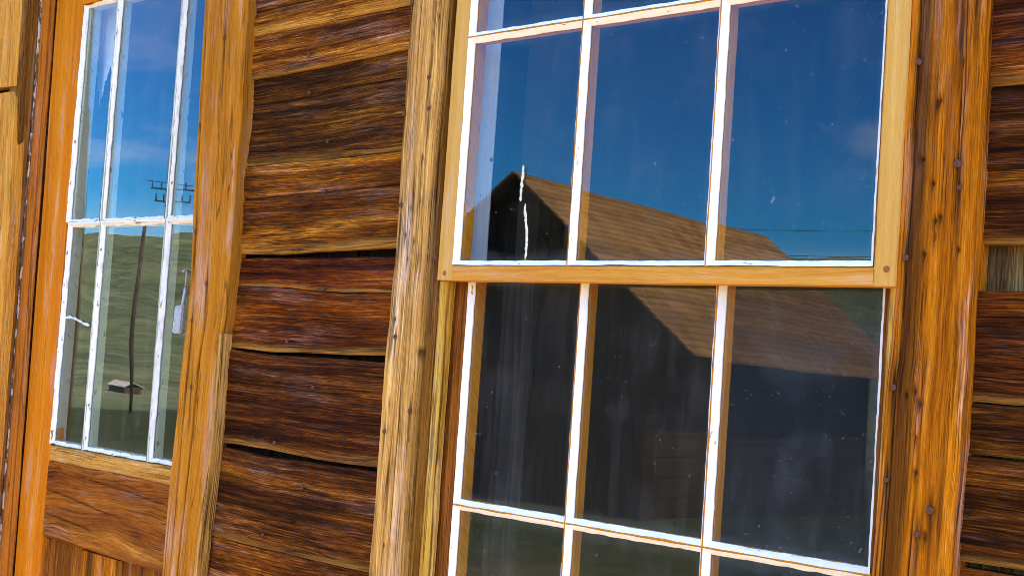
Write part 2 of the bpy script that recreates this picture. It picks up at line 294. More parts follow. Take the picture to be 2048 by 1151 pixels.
def mesh(name, verts, faces, uvs=None, rel=None, stain_shade=None, smooth=False):
    me = bpy.data.meshes.new(name); me.from_pydata([tuple(map(float, v)) for v in verts], [], [tuple(map(int, f)) for f in faces])
    if uvs is not None:
        li = np.empty(len(me.loops), dtype=np.int32); me.loops.foreach_get('vertex_index', li)
        for nm, arr in (('grain', uvs), ('rel', rel)):
            if arr is None: continue
            l = me.uv_layers.new(name=nm); l.data.foreach_set('uv', np.asarray(arr, float)[li].astype(np.float32).ravel())
    if stain_shade is not None:
        a = me.attributes.new('stain_shade', 'FLOAT', 'POINT'); a.data.foreach_set('value', np.asarray(stain_shade, dtype=np.float32))
    if smooth: me.polygons.foreach_set('use_smooth', [True]*len(me.polygons))
    me.update(); return me
def resample(P, n):
    P = np.asarray(P, float); d = np.r_[0, np.cumsum(np.linalg.norm(np.diff(P, axis=0), axis=1))]
    t = np.linspace(0, d[-1], n); return np.stack([np.interp(t, d, P[:, i]) for i in range(2)], 1), d[-1]
SEED = [0]
def board(name, parent, A, B, y, th, mat, du=0.008, dv=0.003, relief=0.0008, edge=0.0015, bevel=0.003, marks=(), grooves=(), warp=0.002, axis='y', const=0.0, profile=None):
    """timber with a rough grained face: A and B are its two long edges as (x,z) points, the face at depth y, th thick.
    axis 'x': the face looks along +x instead, points are (depth,z) and const is x"""
    SEED[0] += 1; sd = SEED[0]
    LA = np.linalg.norm(np.asarray(A[-1], float)-np.asarray(A[0], float)); W = np.linalg.norm(np.asarray(B[0], float)-np.asarray(A[0], float))
    nu = max(4, int(LA/du)+1); nv = max(3, int(W/dv)+1)
    a, L = resample(A, nu); b, _ = resample(B, nu)
    u = np.linspace(0, L, nu); ac = (b-a)/np.linalg.norm(b-a, axis=1, keepdims=True)
    a = a + ac*(edge*2*fbm(u*9+sd*3.1, 0*u, sd, 4))[:, None]; b = b + ac*(edge*2*fbm(u*9+sd*5.7, 0*u+7, sd+5, 4))[:, None]
    t = np.linspace(0, 1, nv)
    P = a[:, None, :]*(1-t)[None, :, None] + b[:, None, :]*t[None, :, None]
    UU = np.repeat(u[:, None], nv, 1); VV = t[None, :]*W + 0*UU
    dep = relief*2*fbm(UU*5+sd, VV*170, sd+9, 2) + relief*1.4*fbm(UU*2.2, VV*45, sd+3, 2) + warp*2*fbm(UU*1.6, VV*6, sd+21, 2)
    ed = np.minimum(VV, W-VV); q = np.clip(1-ed/bevel, 0, 1); dep = dep + bevel*0.8*q*q
    if profile is not None: dep = dep + profile(t)[None, :]
    st = np.zeros_like(UU)
    X = P[..., 0]; Z = P[..., 1]
    for m in marks:                               # (x, z, radius, streak, depth): nail holes with their shade coloured in, iron stains running down the grain
        mx_, mz_, r, sk, dp = m
        vert = abs(A[-1][1]-A[0][1]) > abs(A[-1][0]-A[0][0])
        al, acr = ((Z-mz_), (X-mx_)) if vert else ((X-mx_), (Z-mz_))
        h = np.exp(-((al/(r*1.3))**2+(acr/r)**2)); dep = dep+dp*h; st = np.maximum(st, 0.95*h)
        if sk:
            wob = 0.0012*fbm(al*30, 0*al, sd+2, 2)
            if vert: s = np.where(al < 0, np.exp(-(al/sk)**2), np.exp(-(al/(sk*0.35))**2))*np.exp(-((acr+wob)/(r*0.62))**2)
            else: s = np.exp(-(al/(sk*0.5))**2)*np.exp(-((acr+wob)/(r*0.7))**2)
            st = np.maximum(st, 0.9*s)
    for (v0, v1, ua, ub, wd, dp) in grooves:      # splits along the grain, their shade put into the colour, v as a share of the width
        uu = UU/L; c = (v0+(v1-v0)*np.clip((uu-ua)/(ub-ua+1e-6), 0, 1))*W + 0.004*fbm(UU*7, 0*UU, sd+31, 3)
        m = np.exp(-((VV-c)/wd)**2)*np.clip((uu-ua)*14, 0, 1)*np.clip((ub-uu)*14, 0, 1); dep = dep+dp*m; st = np.maximum(st, 0.9*m)
    off = np.array([sd*7.31 % 50, sd*3.77 % 50])
    nvt = nu*nv
    pts = np.stack([X, y+dep, Z], -1).reshape(-1, 3)
    uv = np.stack([UU+off[0], VV+off[1]], -1).reshape(-1, 2); rel = np.stack([UU/L, VV/W], -1).reshape(-1, 2)
    I = np.arange(nvt).reshape(nu, nv)
    F = np.stack([I[:-1, :-1], I[1:, :-1], I[1:, 1:], I[:-1, 1:]], -1).reshape(-1, 4)
    ring = np.r_[I[:, 0], I[-1, 1:], I[-2::-1, -1], I[0, -2:0:-1]]
    rb = pts[ring].copy(); rb[:, 1] = y+th
    sgn = np.sign(ring*0+1)
    ruv = uv[ring].copy(); rrel = rel[ring].copy()
    cen = np.array([L/2+off[0], W/2+off[1]]); dirv = np.where(np.abs(rrel[:, 1]-0.5) > 0.49, np.sign(rrel[:, 1]-0.5), 0); ruv[:, 1] += dirv*th
    ruv[:, 0] += np.where(dirv == 0, th, 0)
    pts = np.r_[pts, rb]; uv = np.r_[uv, ruv]; rel = np.r_[rel, rrel]; st_ = np.r_[st.ravel(), np.zeros(len(ring))]
    K = len(ring); j = np.arange(K); jn = (j+1) % K
    SF = np.stack([ring[jn], ring[j], nvt+j, nvt+jn], -1)
    faces = F.tolist()+SF.tolist()+[list(range(nvt+K-1, nvt-1, -1))]
    # orientation
    e1 = np.array([a[-1][0]-a[0][0], 0, a[-1][1]-a[0][1]]); e2 = np.array([b[0][0]-a[0][0], 0, b[0][1]-a[0][1]])
    flip = np.cross(e1, e2)[1] > 0
    if axis == 'x':
        pts = np.stack([const-(pts[:, 1]-y)+0*pts[:, 0], pts[:, 0], pts[:, 2]], -1)
    if flip: faces = [f[::-1] for f in faces]
    return link(name, mesh(name, pts, faces, uv, rel, st_), mat, parent)
def bar(name, parent, P0, P1, prof, mat, y0, du=0.02, wob=0.0004):
    """moulded timber: prof = [(across, depth)...] carried from P0 to P1 (x,z)"""
    SEED[0] += 1; sd = SEED[0]
    P0 = np.array(P0, float); P1 = np.array(P1, float); L = np.linalg.norm(P1-P0); dr = (P1-P0)/L
    ac = np.array([dr[1], -dr[0]])                # for an upward bar: +x
    n = max(2, int(L/du)+1); k = len(prof); per = np.r_[0, np.cumsum([math.dist(prof[i], prof[(i+1) % k]) for i in range(k)])]
    V = []; UV = []; REL = []; F = []
    for i in range(n):
        t = i/(n-1); c = P0+(P1-P0)*t
        for q in range(k+1):
            pr = prof[q % k]; wv = wob*2*float(fbm(np.array(t*L*25+q % k*9.1), np.array(sd*1.3), sd, 2))
            p = c+ac*(pr[0]+wv); V.append((p[0], y0+pr[1], p[1])); UV.append((t*L+sd*3.3 % 40, per[q]+sd*1.9 % 40)); REL.append((t, q/k))
    m = k+1
    for i in range(n-1):
        for q in range(k): F.append((i*m+q, i*m+q+1, (i+1)*m+q+1, (i+1)*m+q))
    F.append(tuple(range(k-1, -1, -1))); F.append(tuple((n-1)*m+q for q in range(k)))
    me = mesh(name, V, F, UV, REL)
    import bmesh
    bm = bmesh.new(); bm.from_mesh(me); bmesh.ops.recalc_face_normals(bm, faces=bm.faces); bm.to_mesh(me); bm.free()
    return link(name, me, mat, parent)
def box(name, parent, x0, x1, y0, y1, z0, z1, mat):
    V = [(x, y, z) for x in (x0, x1) for y in (y0, y1) for z in (z0, z1)]
    F = [(0, 1, 3, 2), (4, 6, 7, 5), (0, 4, 5, 1), (2, 3, 7, 6), (0, 2, 6, 4), (1, 5, 7, 3)]
    SEED[0] += 1
    UV = [(v[0]+v[1]+SEED[0] % 9, v[2]+v[1]) for v in V]
    return link(name, mesh(name, V, F, UV, UV), mat, parent)
# nail: domed, slightly irregular head
def nail_mesh():
    V = [(0, -0.0028, 0)]; F = []
    for r, d in ((0.0032, -0.0024), (0.0048, -0.0012), (0.0046, 0.004)):
        for i in range(9):
            a = 2*math.pi*i/9; k = 1+0.1*math.sin(3*i+1); V.append((r*k*math.cos(a), d, r*k*math.sin(a)))
    for i in range(9):
        j = (i+1) % 9; F.append((0, 1+i, 1+j))
        for q in (0, 1): F.append((1+q*9+i, 10+q*9+i, 10+q*9+j, 1+q*9+j))
    return mesh('nail', V, F, smooth=False)
NAIL = nail_mesh(); NAIL.materials.append(MAT['nail'])
def nail(parent, x, y, z, s=1.0):
    o = bpy.data.objects.new('nail', NAIL); C.objects.link(o); o.parent = parent; o.location = (x, y-0.001, z); o.scale = (s, 1, s)
    o.rotation_euler = (random.uniform(-.2, .2), random.uniform(0, 6.2), random.uniform(-.2, .2)); return o
def nails_at(parent, y, px, s=1.0):
    for p in px:
        q = at(p[0], p[1], y); nail(parent, q[0], y, q[2], s*(p[2] if len(p) > 2 else 1.0))
def marks_at(y, px, r=0.0036, sk=0.05, dp=0.0):
    res = []
    for p in px:
        q = at(p[0], p[1], y); k = p[2] if len(p) > 2 else 1.0; res.append((q[0], q[2], r*k, sk*random.uniform(.7, 1.4), dp))
    return res
def pane(parent, c, y, mat, tilt=(0, 0), wave=0.00015, freq=9., seed=0):
    """old window glass, 3 mm thick and not quite flat. c = x0,x1,z0,z1"""
    x0, x1, z0, z1 = c; n, m = 40, 56
    xs = np.linspace(x0, x1, n); zs = np.linspace(z0, z1, m); X, Z = np.meshgrid(xs, zs, indexing='ij')
    Y = y + tilt[0]*(X-(x0+x1)/2)+tilt[1]*(Z-(z0+z1)/2) + wave*2*fbm(X*freq+seed*3.7, Z*freq*0.7, seed, 1)
    I = np.arange(n*m).reshape(n, m); f = np.stack([I[:-1, :-1], I[1:, :-1], I[1:, 1:], I[:-1, 1:]], -1).reshape(-1, 4)
    P = np.stack([X, Y, Z], -1).reshape(-1, 3); P2 = P+np.array([0, 0.003, 0])
    uv = np.stack([X+seed*1.7, Z+seed*0.9], -1).reshape(-1, 2); rel = np.stack([(X-x0)/(x1-x0), (Z-z0)/(z1-z0)], -1).reshape(-1, 2)
    me = mesh('pane', np.r_[P, P2], f.tolist()+(f[:, ::-1]+n*m).tolist(), np.r_[uv, uv], np.r_[rel, rel], smooth=True)
    return link('pane', me, mat, parent)
def putty(parent, c, yf, yg, mat, wo=0.0015, wi=0.011, wob=0.0008, seed=0, skip=()):
    """bevelled putty round one pane; c = muntin centre lines x0,x1,z0,z1"""
    x0, x1, z0, z1 = c; V = []; UV = []; F = []
    cor = [(x0, z0, 1, 1), (x1, z0, -1, 1), (x1, z1, -1, -1), (x0, z1, 1, -1)]
    rows = []; acc = 0
    for e in range(4):
        a = cor[e]; b = cor[(e+1) % 4]; L = math.dist(a[:2], b[:2]); n = max(6, int(L/0.006))
        for i in range(n):
            t = i/n; row = []
            wv = [wob*2*float(fbm(np.array((acc+t*L)*(38 if q else 20)), np.array(q*5.+seed), seed+q, 3)) for q in range(3)]
            fade = min(1, min(t, 1-t)*12)
            nx, nz = (0, a[3]) if e in (0, 2) else (a[2], 0)
            for q, (ins, dep) in enumerate(((wo, -0.0004), (wo*0.5+wi*0.5, (yg-yf)*0.42), (wi, (yg-yf)-0.0012), (wi, (yg-yf)+0.001))):
                p = [a[0]+ins*a[2]+(b[0]+ins*b[2]-a[0]-ins*a[2])*t, a[1]+ins*a[3]+(b[1]+ins*b[3]-a[1]-ins*a[3])*t]
                w_ = wv[min(q, 2)]*fade; p[0] += nx*w_; p[1] += nz*w_
                row.append((p[0], yf+dep, p[1])); 
            rows.append((row, acc+t*L))
        acc += L
    for row, s in rows:
        for q, p in enumerate(row): V.append(p); UV.append((s+seed*2.3, q*0.006+seed*1.1))
    K = len(rows)
    for i in range(K):
        j = (i+1) % K
        for q in range(3): F.append((i*4+q, j*4+q, j*4+q+1, i*4+q+1))
    return link('putty', mesh('putty', V, F, UV, UV), mat, parent)

# ------------------------------------------------------------------ ground, hills
g = G('dirt_and_meadow'); tcn = g.n('ShaderNodeTexCoord')
n1 = g.noise(tcn.outputs['Object'], 6.0, 0.6, 0.35); n2 = g.noise(tcn.outputs['Object'], 6.0, 0.65, 3.0)
gn = g.math('MULTIPLY_ADD', n2, 0.5, g.math('MULTIPLY', n1, 0.5))
dirt = g.ramp(gn, [(0.3, (0.14, 0.11, 0.07, 1)), (0.5, (0.21, 0.17, 0.115, 1)), (0.7, (0.28, 0.23, 0.16, 1))])
grs = g.ramp(gn, [(0.3, (0.02, 0.034, 0.010, 1)), (0.5, (0.042, 0.062, 0.02, 1)), (0.7, (0.10, 0.10, 0.04, 1))])
px_ = g.n('ShaderNodeSeparateXYZ'); g.lk(tcn.outputs['Object'], px_.inputs[0])
fm = g.rng(g.math('MULTIPLY_ADD', n1, 4.0, px_.outputs[1]), -4.5, -2.5, 1, 0)          # the bare lane runs along the cabin, meadow beyond it
g.bsdf(g.mix(fm, dirt, grs), 0.95, g.bump(n2, 0.6, 0.05), 0.1); MAT['ground'] = g.m
g = G('sage_hillside'); tcn = g.n('ShaderNodeTexCoord')
n1 = g.noise(tcn.outputs['Object'], 7.0, 0.65, 0.02); n2 = g.noise(tcn.outputs['Object'], 5.0, 0.7, 0.12)
c = g.ramp(g.math('MULTIPLY_ADD', n2, 0.5, g.math('MULTIPLY', n1, 0.5)), [(0.38, (0.055, 0.09, 0.05, 1)), (0.5, (0.13, 0.18, 0.10, 1)), (0.64, (0.25, 0.28, 0.16, 1))])
g.bsdf(c, 0.95, None, 0.05); MAT['hill'] = g.m
def terrain():
    n = 150; s = np.sign(np.linspace(-1, 1, n))*np.abs(np.linspace(-1, 1, n))**2.4*2600
    X, Y = np.meshgrid(s, s, indexing='ij'); r = np.hypot(X, Y)
    Z = -0.02 - 7.4*np.clip((r-16)/190, 0, 1)**1.1*np.clip(1.3-r/900, 0, 1) + 66*np.clip((r-250)/900, 0, 1.4)**1.1*(1+1.0*fbm(X/420., Y/420., 5, 4)) + 0.4*fbm(X/14., Y/14., 3, 3)*np.clip((r-9)/25, 0, 1)
    I = np.arange(n*n).reshape(n, n); F = np.stack([I[:-1, :-1], I[1:, :-1], I[1:, 1:], I[:-1, 1:]], -1).reshape(-1, 4)
    me = mesh('ground', np.stack([X, Y, Z], -1).reshape(-1, 3), F, smooth=True)
    o = link('ground', me, MAT['ground']); me.materials.append(MAT['hill'])
    ctr = r[:-1, :-1].ravel(); me.polygons.foreach_set('material_index', (ctr > 75).astype(np.int32)); o['kind'] = 'structure'
    return X, Y, Z
TX, TY, TZ = terrain()
def ground_z(x, y):
    i = np.argmin((TX-x)**2+(TY-y)**2); return float(TZ.ravel()[i])

# ------------------------------------------------------------------ the cabin: plank wall
cabin = empty('plank_cabin', 'weathered brown cabin of rough horizontal planks with nails and open gaps', 'cabin')
YP, YC, YD = 0.0, -0.025, 0.08
def plank(x0, x1, zb, zt, mat='plank', th=0.024, y=0.0, nl=(), grooves=(), edge=0.0009, warp=0.003, du=0.008, dv=0.0022):
    f = lambda z: [(x0+(x1-x0)*i/(len(z)-1), q) for i, q in enumerate(z)]
    mk = [(q[0], q[2], 0.0042, 0.05, 0.0) for q in (at(p[0], p[1], y) for p in nl)]
    o = board('plank', cabin, f(zb), f(zt), y, th, MAT[mat], du, dv, 0.0014, edge, 0.0035, mk, grooves, warp)
    for p in nl:
        q = at(p[0], p[1], y); nail(o, q[0], y-0.001, q[2], 0.9)
    return o
XL0, XL1 = -2.80, -2.09
#  between door and window, top to bottom
plank(XL0, XL1, [2.327, 2.331, 2.335], [2.54, 2.54, 2.54], grooves=[(0.25, 0.3, 0.0, 0.7, 0.003, 0.004)])
plank(XL0, XL1, [2.226, 2.232, 2.248], [2.3258, 2.3298, 2.3338], nl=[(619, 110)], y=0.001)
plank(XL0, XL1, [2.024, 2.028, 2.036], [2.2245, 2.2305, 2.2465], 'plank_dark', nl=[(619, 186), (656, 283)], y=0.006, grooves=[(0.7, 0.74, 0.1, 0.9, 0.0025, 0.003)])
plank(XL0, XL1, [1.826, 1.822, 1.832, 1.838], [2.0225, 2.0265, 2.0345], nl=[(649, 382), (594, 499)], y=0.002, grooves=[(0.62, 0.66, 0.0, 1.0, 0.003, 0.004)])
plank(XL0, XL1, [1.752, 1.750, 1.742, 1.746], [1.8155, 1.8155, 1.815, 1.818], nl=[(647, 578)], y=0.005)
plank(XL0, XL1, [1.613, 1.606, 1.612, 1.618], [1.7505, 1.7485, 1.7405, 1.7445], nl=[(575, 682)], y=0.003)
plank(XL0, XL1, [1.392, 1.393, 1.388, 1.392], [1.609, 1.600, 1.602, 1.601], 'plank_dark', nl=[(627, 774), (550, 884)], y=0.0, grooves=[(0.66, 0.66, 0.0, 0.8, 0.0025, 0.003)])
plank(XL0, XL1, [1.180, 1.178, 1.180], [1.386, 1.375, 1.379, 1.384], 'plank_dark', nl=[(605, 974), (527, 1068)], y=0.004)
plank(XL0, XL1, [0.99, 0.985, 0.99], [1.1785, 1.1765, 1.1785], y=0.008)
for z in (0.80, 0.61, 0.42, 0.22):
    plank(XL0, XL1, [z-0.005, z, z-0.003], [z+0.18, z+0.182, z+0.18], random.choice(['plank', 'plank_dark']), du=0.02, dv=0.006)
plank(XL0, XL1, [2.548, 2.55], [2.74, 2.745], du=0.02, dv=0.006)
#  right of the window
XR0, XR1 = -1.00, 0.55
plank(XR0, XR1, [2.058, 2.054, 2.06], [2.27, 2.27, 2.28], 'plank_dark', grooves=[(0.3, 0.32, 0.0, 0.4, 0.0025, 0.003)])
plank(XR0, XR1, [1.832, 1.829, 1.83], [2.056, 2.0525, 2.058], 'plank_dark', nl=[(1970, 266)], y=0.004, grooves=[(0.6, 0.62, 0.0, 0.5, 0.0025, 0.003)])
plank(XR0, XR1, [1.609, 1.611, 1.61], [1.766, 1.770, 1.768], 'plank_dark', nl=[(1945, 587)], y=0.003)
plank(XR0, XR1, [1.536, 1.530, 1.526, 1.53], [1.6068, 1.609, 1.608], 'plank_dark', nl=[(1924, 901)], y=0.005)
plank(XR0, XR1, [1.384, 1.390, 1.388], [1.5335, 1.5275, 1.5235, 1.5275], 'plank_dark', nl=[(1908, 1075)], y=0.002)
plank(XR0, XR1, [1.19, 1.19], [1.377, 1.371, 1.376], 'plank', y=0.006)
for z in (2.28, 2.48, 2.68):
    plank(XR0, XR1, [z, z+0.002], [z+0.194, z+0.196], 'plank_dark', du=0.02, dv=0.006)
for z in (1.0, 0.81, 0.62, 0.42, 0.22):
    plank(XR0, XR1, [z-0.005, z], [z+0.182, z+0.18], random.choice(['plank', 'plank_dark']), du=0.03, dv=0.008)
#  under and over the window, left of the door
for z in (0.60, 0.41, 0.22):
    plank(-2.085, -1.005, [z, z+0.002], [z+0.184, z+0.182], 'plank', du=0.03, dv=0.008)
for z in (2.87,):
    plank(-4.9, 0.55, [z, z], [z+0.2, z+0.2], 'plank_dark', du=0.04, dv=0.01)
for k, z in enumerate(np.arange(0.22, 2.8, 0.19)):
    plank(-4.9, -4.02, [z, z+0.002], [z+0.184, z+0.182], ['plank', 'plank_dark'][k % 2], du=0.03, dv=0.008)
#  rough vertical boards behind the gaps; the darker ones have gap shade in their colour
MAT['backing_shaded'] = wood('backing_shaded_wood', [(0.05, srgb(14, 10, 8)), (0.5, srgb(34, 24, 18)), (0.95, srgb(70, 56, 40))], broad=26., mid=70., fine=200., contrast=2.2)
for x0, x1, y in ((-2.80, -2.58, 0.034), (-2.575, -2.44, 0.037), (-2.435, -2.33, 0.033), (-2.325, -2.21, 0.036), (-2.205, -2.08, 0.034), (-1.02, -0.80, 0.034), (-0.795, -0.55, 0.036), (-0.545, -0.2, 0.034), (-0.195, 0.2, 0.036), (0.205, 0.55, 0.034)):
    board('backing_board', cabin, [(x0, 0.2), (x0, 2.9)], [(x1, 0.2), (x1, 2.9)], y, 0.02, MAT['backing_shaded' if -2.9 < x0 < -2.3 else 'backing'], 0.03, 0.006)
# rest of the building: end walls, back wall, roof (out of the picture; they keep the room dark)
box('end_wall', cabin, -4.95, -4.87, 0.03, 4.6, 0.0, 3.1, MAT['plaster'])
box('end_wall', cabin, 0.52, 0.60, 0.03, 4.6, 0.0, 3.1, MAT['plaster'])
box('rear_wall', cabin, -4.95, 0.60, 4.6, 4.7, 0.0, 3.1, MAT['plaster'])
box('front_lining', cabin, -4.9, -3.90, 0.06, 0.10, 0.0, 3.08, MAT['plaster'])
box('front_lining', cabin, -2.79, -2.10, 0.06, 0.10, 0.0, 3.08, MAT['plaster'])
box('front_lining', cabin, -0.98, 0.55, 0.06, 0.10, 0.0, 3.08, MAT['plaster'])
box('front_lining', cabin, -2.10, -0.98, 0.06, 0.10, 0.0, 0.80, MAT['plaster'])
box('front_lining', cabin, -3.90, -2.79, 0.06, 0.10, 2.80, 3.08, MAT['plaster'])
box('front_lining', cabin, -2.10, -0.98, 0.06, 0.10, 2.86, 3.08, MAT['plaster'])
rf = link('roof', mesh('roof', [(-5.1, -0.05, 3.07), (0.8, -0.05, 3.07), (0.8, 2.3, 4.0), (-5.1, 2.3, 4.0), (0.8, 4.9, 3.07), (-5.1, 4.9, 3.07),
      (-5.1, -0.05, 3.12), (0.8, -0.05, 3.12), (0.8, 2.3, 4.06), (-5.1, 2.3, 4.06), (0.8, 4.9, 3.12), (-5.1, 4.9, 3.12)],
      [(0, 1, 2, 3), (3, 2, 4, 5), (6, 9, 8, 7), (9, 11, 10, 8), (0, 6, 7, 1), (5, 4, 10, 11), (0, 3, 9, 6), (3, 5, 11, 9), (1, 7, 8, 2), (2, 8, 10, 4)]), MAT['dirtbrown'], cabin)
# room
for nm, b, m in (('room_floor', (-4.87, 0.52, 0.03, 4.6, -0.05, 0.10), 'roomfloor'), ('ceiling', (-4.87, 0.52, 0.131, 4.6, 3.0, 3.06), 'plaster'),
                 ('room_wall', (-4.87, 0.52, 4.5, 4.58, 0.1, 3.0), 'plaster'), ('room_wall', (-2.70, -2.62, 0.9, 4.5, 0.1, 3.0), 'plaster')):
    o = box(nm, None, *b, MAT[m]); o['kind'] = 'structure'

# ------------------------------------------------------------------ window frame
wf = empty('window_frame', 'rough timber casings and jambs around the tall sash window', 'window frame')
nl = [(825, 6), (859, 155), (859, 217), (809, 228), (803, 410), (791, 673), (820, 821), (770, 862)]
hl = [(845, 315, 1.3), (821, 414), (840, 400, .8), (810, 470, 1.2), (827, 482), (789, 638), (816, 876), (767, 1088), (820, 1043), (877, 32), (815, 517, .8), (835, 700, .8)]
mk = marks_at(YC, nl, 0.0048, 0.09)+marks_at(YC, hl, 0.0028, 0.02, 0.004)
ca = board('casing', wf, [(-2.152, 0.70), (-2.151, 1.18), (-2.149, 1.60), (-2.142, 1.83), (-2.147, 2.10), (-2.148, 2.80)], [(-2.053, 0.70), (-2.054, 1.5), (-2.05, 1.81), (-2.047, 2.33), (-2.047, 2.80)],
           YC, 0.05, MAT['casing_grey'], 0.006, 0.0024, 0.0011, 0.0016, 0.004, mk, [(0.8, 0.86, 0.45, 0.62, 0.0018, 0.004), (0.55, 0.62, 0.2, 0.5, 0.0016, 0.003), (0.3, 0.33, 0.6, 0.9, 0.0016, 0.003)], 0.0015)
nails_at(ca, YC, nl)
q_ = at(873, 516, -0.016); nail(wf, q_[0], -0.018, q_[2], 1.0)
nl = [(1839, 124), (1916, 327, 1.25), (1919, 375, .8), (1812, 515), (1787, 774), (1860, 1020, 1.15), (1834, 1068), (1773, 959, .8)]
hl = [(1874, 206, 1.8), (1880, 198, 1.2), (1925, 125), (1845, 317, 1.2), (1865, 367, 1.3), (1878, 434, 1.6), (1869, 440, 1.6), (1868, 470, 1.2), (1915, 498, 1.3), (1847, 508, 1.3), (1829, 780, 1.3), (1812, 788), (1838, 805, 1.8), (1831, 878), (1829, 942, 1.2), (1848, 1070, 1.6)]
mk = marks_at(YC, nl, 0.0052, 0.10)+marks_at(YC, hl, 0.0027, 0.018, 0.005)
ca = board('casing', wf, [(-1.050, 0.70), (-1.050, 1.347), (-1.037, 1.76), (-1.034, 2.2), (-1.034, 2.80)], [(-0.930, 0.70), (-0.928, 1.366), (-0.919, 1.75), (-0.919, 2.18), (-0.919, 2.80)],
           YC, 0.05, MAT['casing_orange'], 0.006, 0.0022, 0.0011, 0.0014, 0.004, mk, [(0.47, 0.5, 0.22, 0.5, 0.0014, 0.003), (0.15, 0.13, 0.2, 0.95, 0.0014, 0.003), (0.72, 0.73, 0.55, 0.8, 0.0012, 0.003)], 0.0012)
nails_at(ca, YC, nl)
board('head_casing', wf, [(-2.16, 2.805), (-0.91, 2.805)], [(-2.16, 2.865), (-0.91, 2.865)], YC, 0.05, MAT['casing_grey'], 0.02, 0.006)
board('sill', wf, [(-2.18, 0.79), (-0.89, 0.79)], [(-2.18, 0.828), (-0.89, 0.828)], -0.06, 0.16, MAT['casing_grey'], 0.02, 0.006)
# side pieces: blind stop beside the casing, yellow parting bead under the raised upper sash, inner jambs
board('blind_stop', wf, [(-2.044, 0.83), (-2.044, 2.78)], [(-2.0385, 0.83), (-2.0385, 2.78)], -0.012, 0.06, MAT['jamb_brown'], 0.02, 0.002, 0.0004, 0.0006, 0.001)
board('parting_bead', wf, [(-2.037, 0.83), (-2.037, 1.7685)], [(-2.003, 0.83), (-2.001, 1.7685)], 0.002, 0.012, MAT['bead'], 0.006, 0.002, 0.0008, 0.001, 0.006, (), [(0.85, 0.8, 0.3, 1.0, 0.002, 0.003)])
board('parting_bead', wf, [(-1.062, 0.83), (-1.058, 1.7685)], [(-1.046, 0.83), (-1.0385, 1.7685)], 0.000, 0.014, MAT['bead'], 0.006, 0.002, 0.0005, 0.0008, 0.003)
# jamb faces looking right (+x): raw timber, then grey-white paint towards the room
j = board('jamb', wf, [(0.030, 0.83), (0.030, 2.78)], [(0.100, 0.83), (0.100, 2.78)], 0, 0.03, MAT['grey_paint'], 0.02, 0.004, 0.0003, 0.0004, axis='x', const=-2.003)
j['label'] = 'grey-white painted inner jamb'
board('inner_stop', wf, [(0.065, 0.83), (0.065, 1.79)], [(0.088, 0.83), (0.088, 1.79)], 0, 0.018, MAT['jamb_brown'], 0.02, 0.003, 0.0004, 0.0004, axis='x', const=-1.984)
box('jamb', wf, -1.072, -1.044, 0.066, 0.100, 0.83, 2.78, MAT['grey_paint'])
box('head_jamb', wf, -2.10, -0.98, 0.03, 0.150, 2.785, 2.80, MAT['grey_paint'])
nail(j, -2.0035, 0.092, 2.02, 0.8).rotation_euler = (0, 0, math.pi/2)

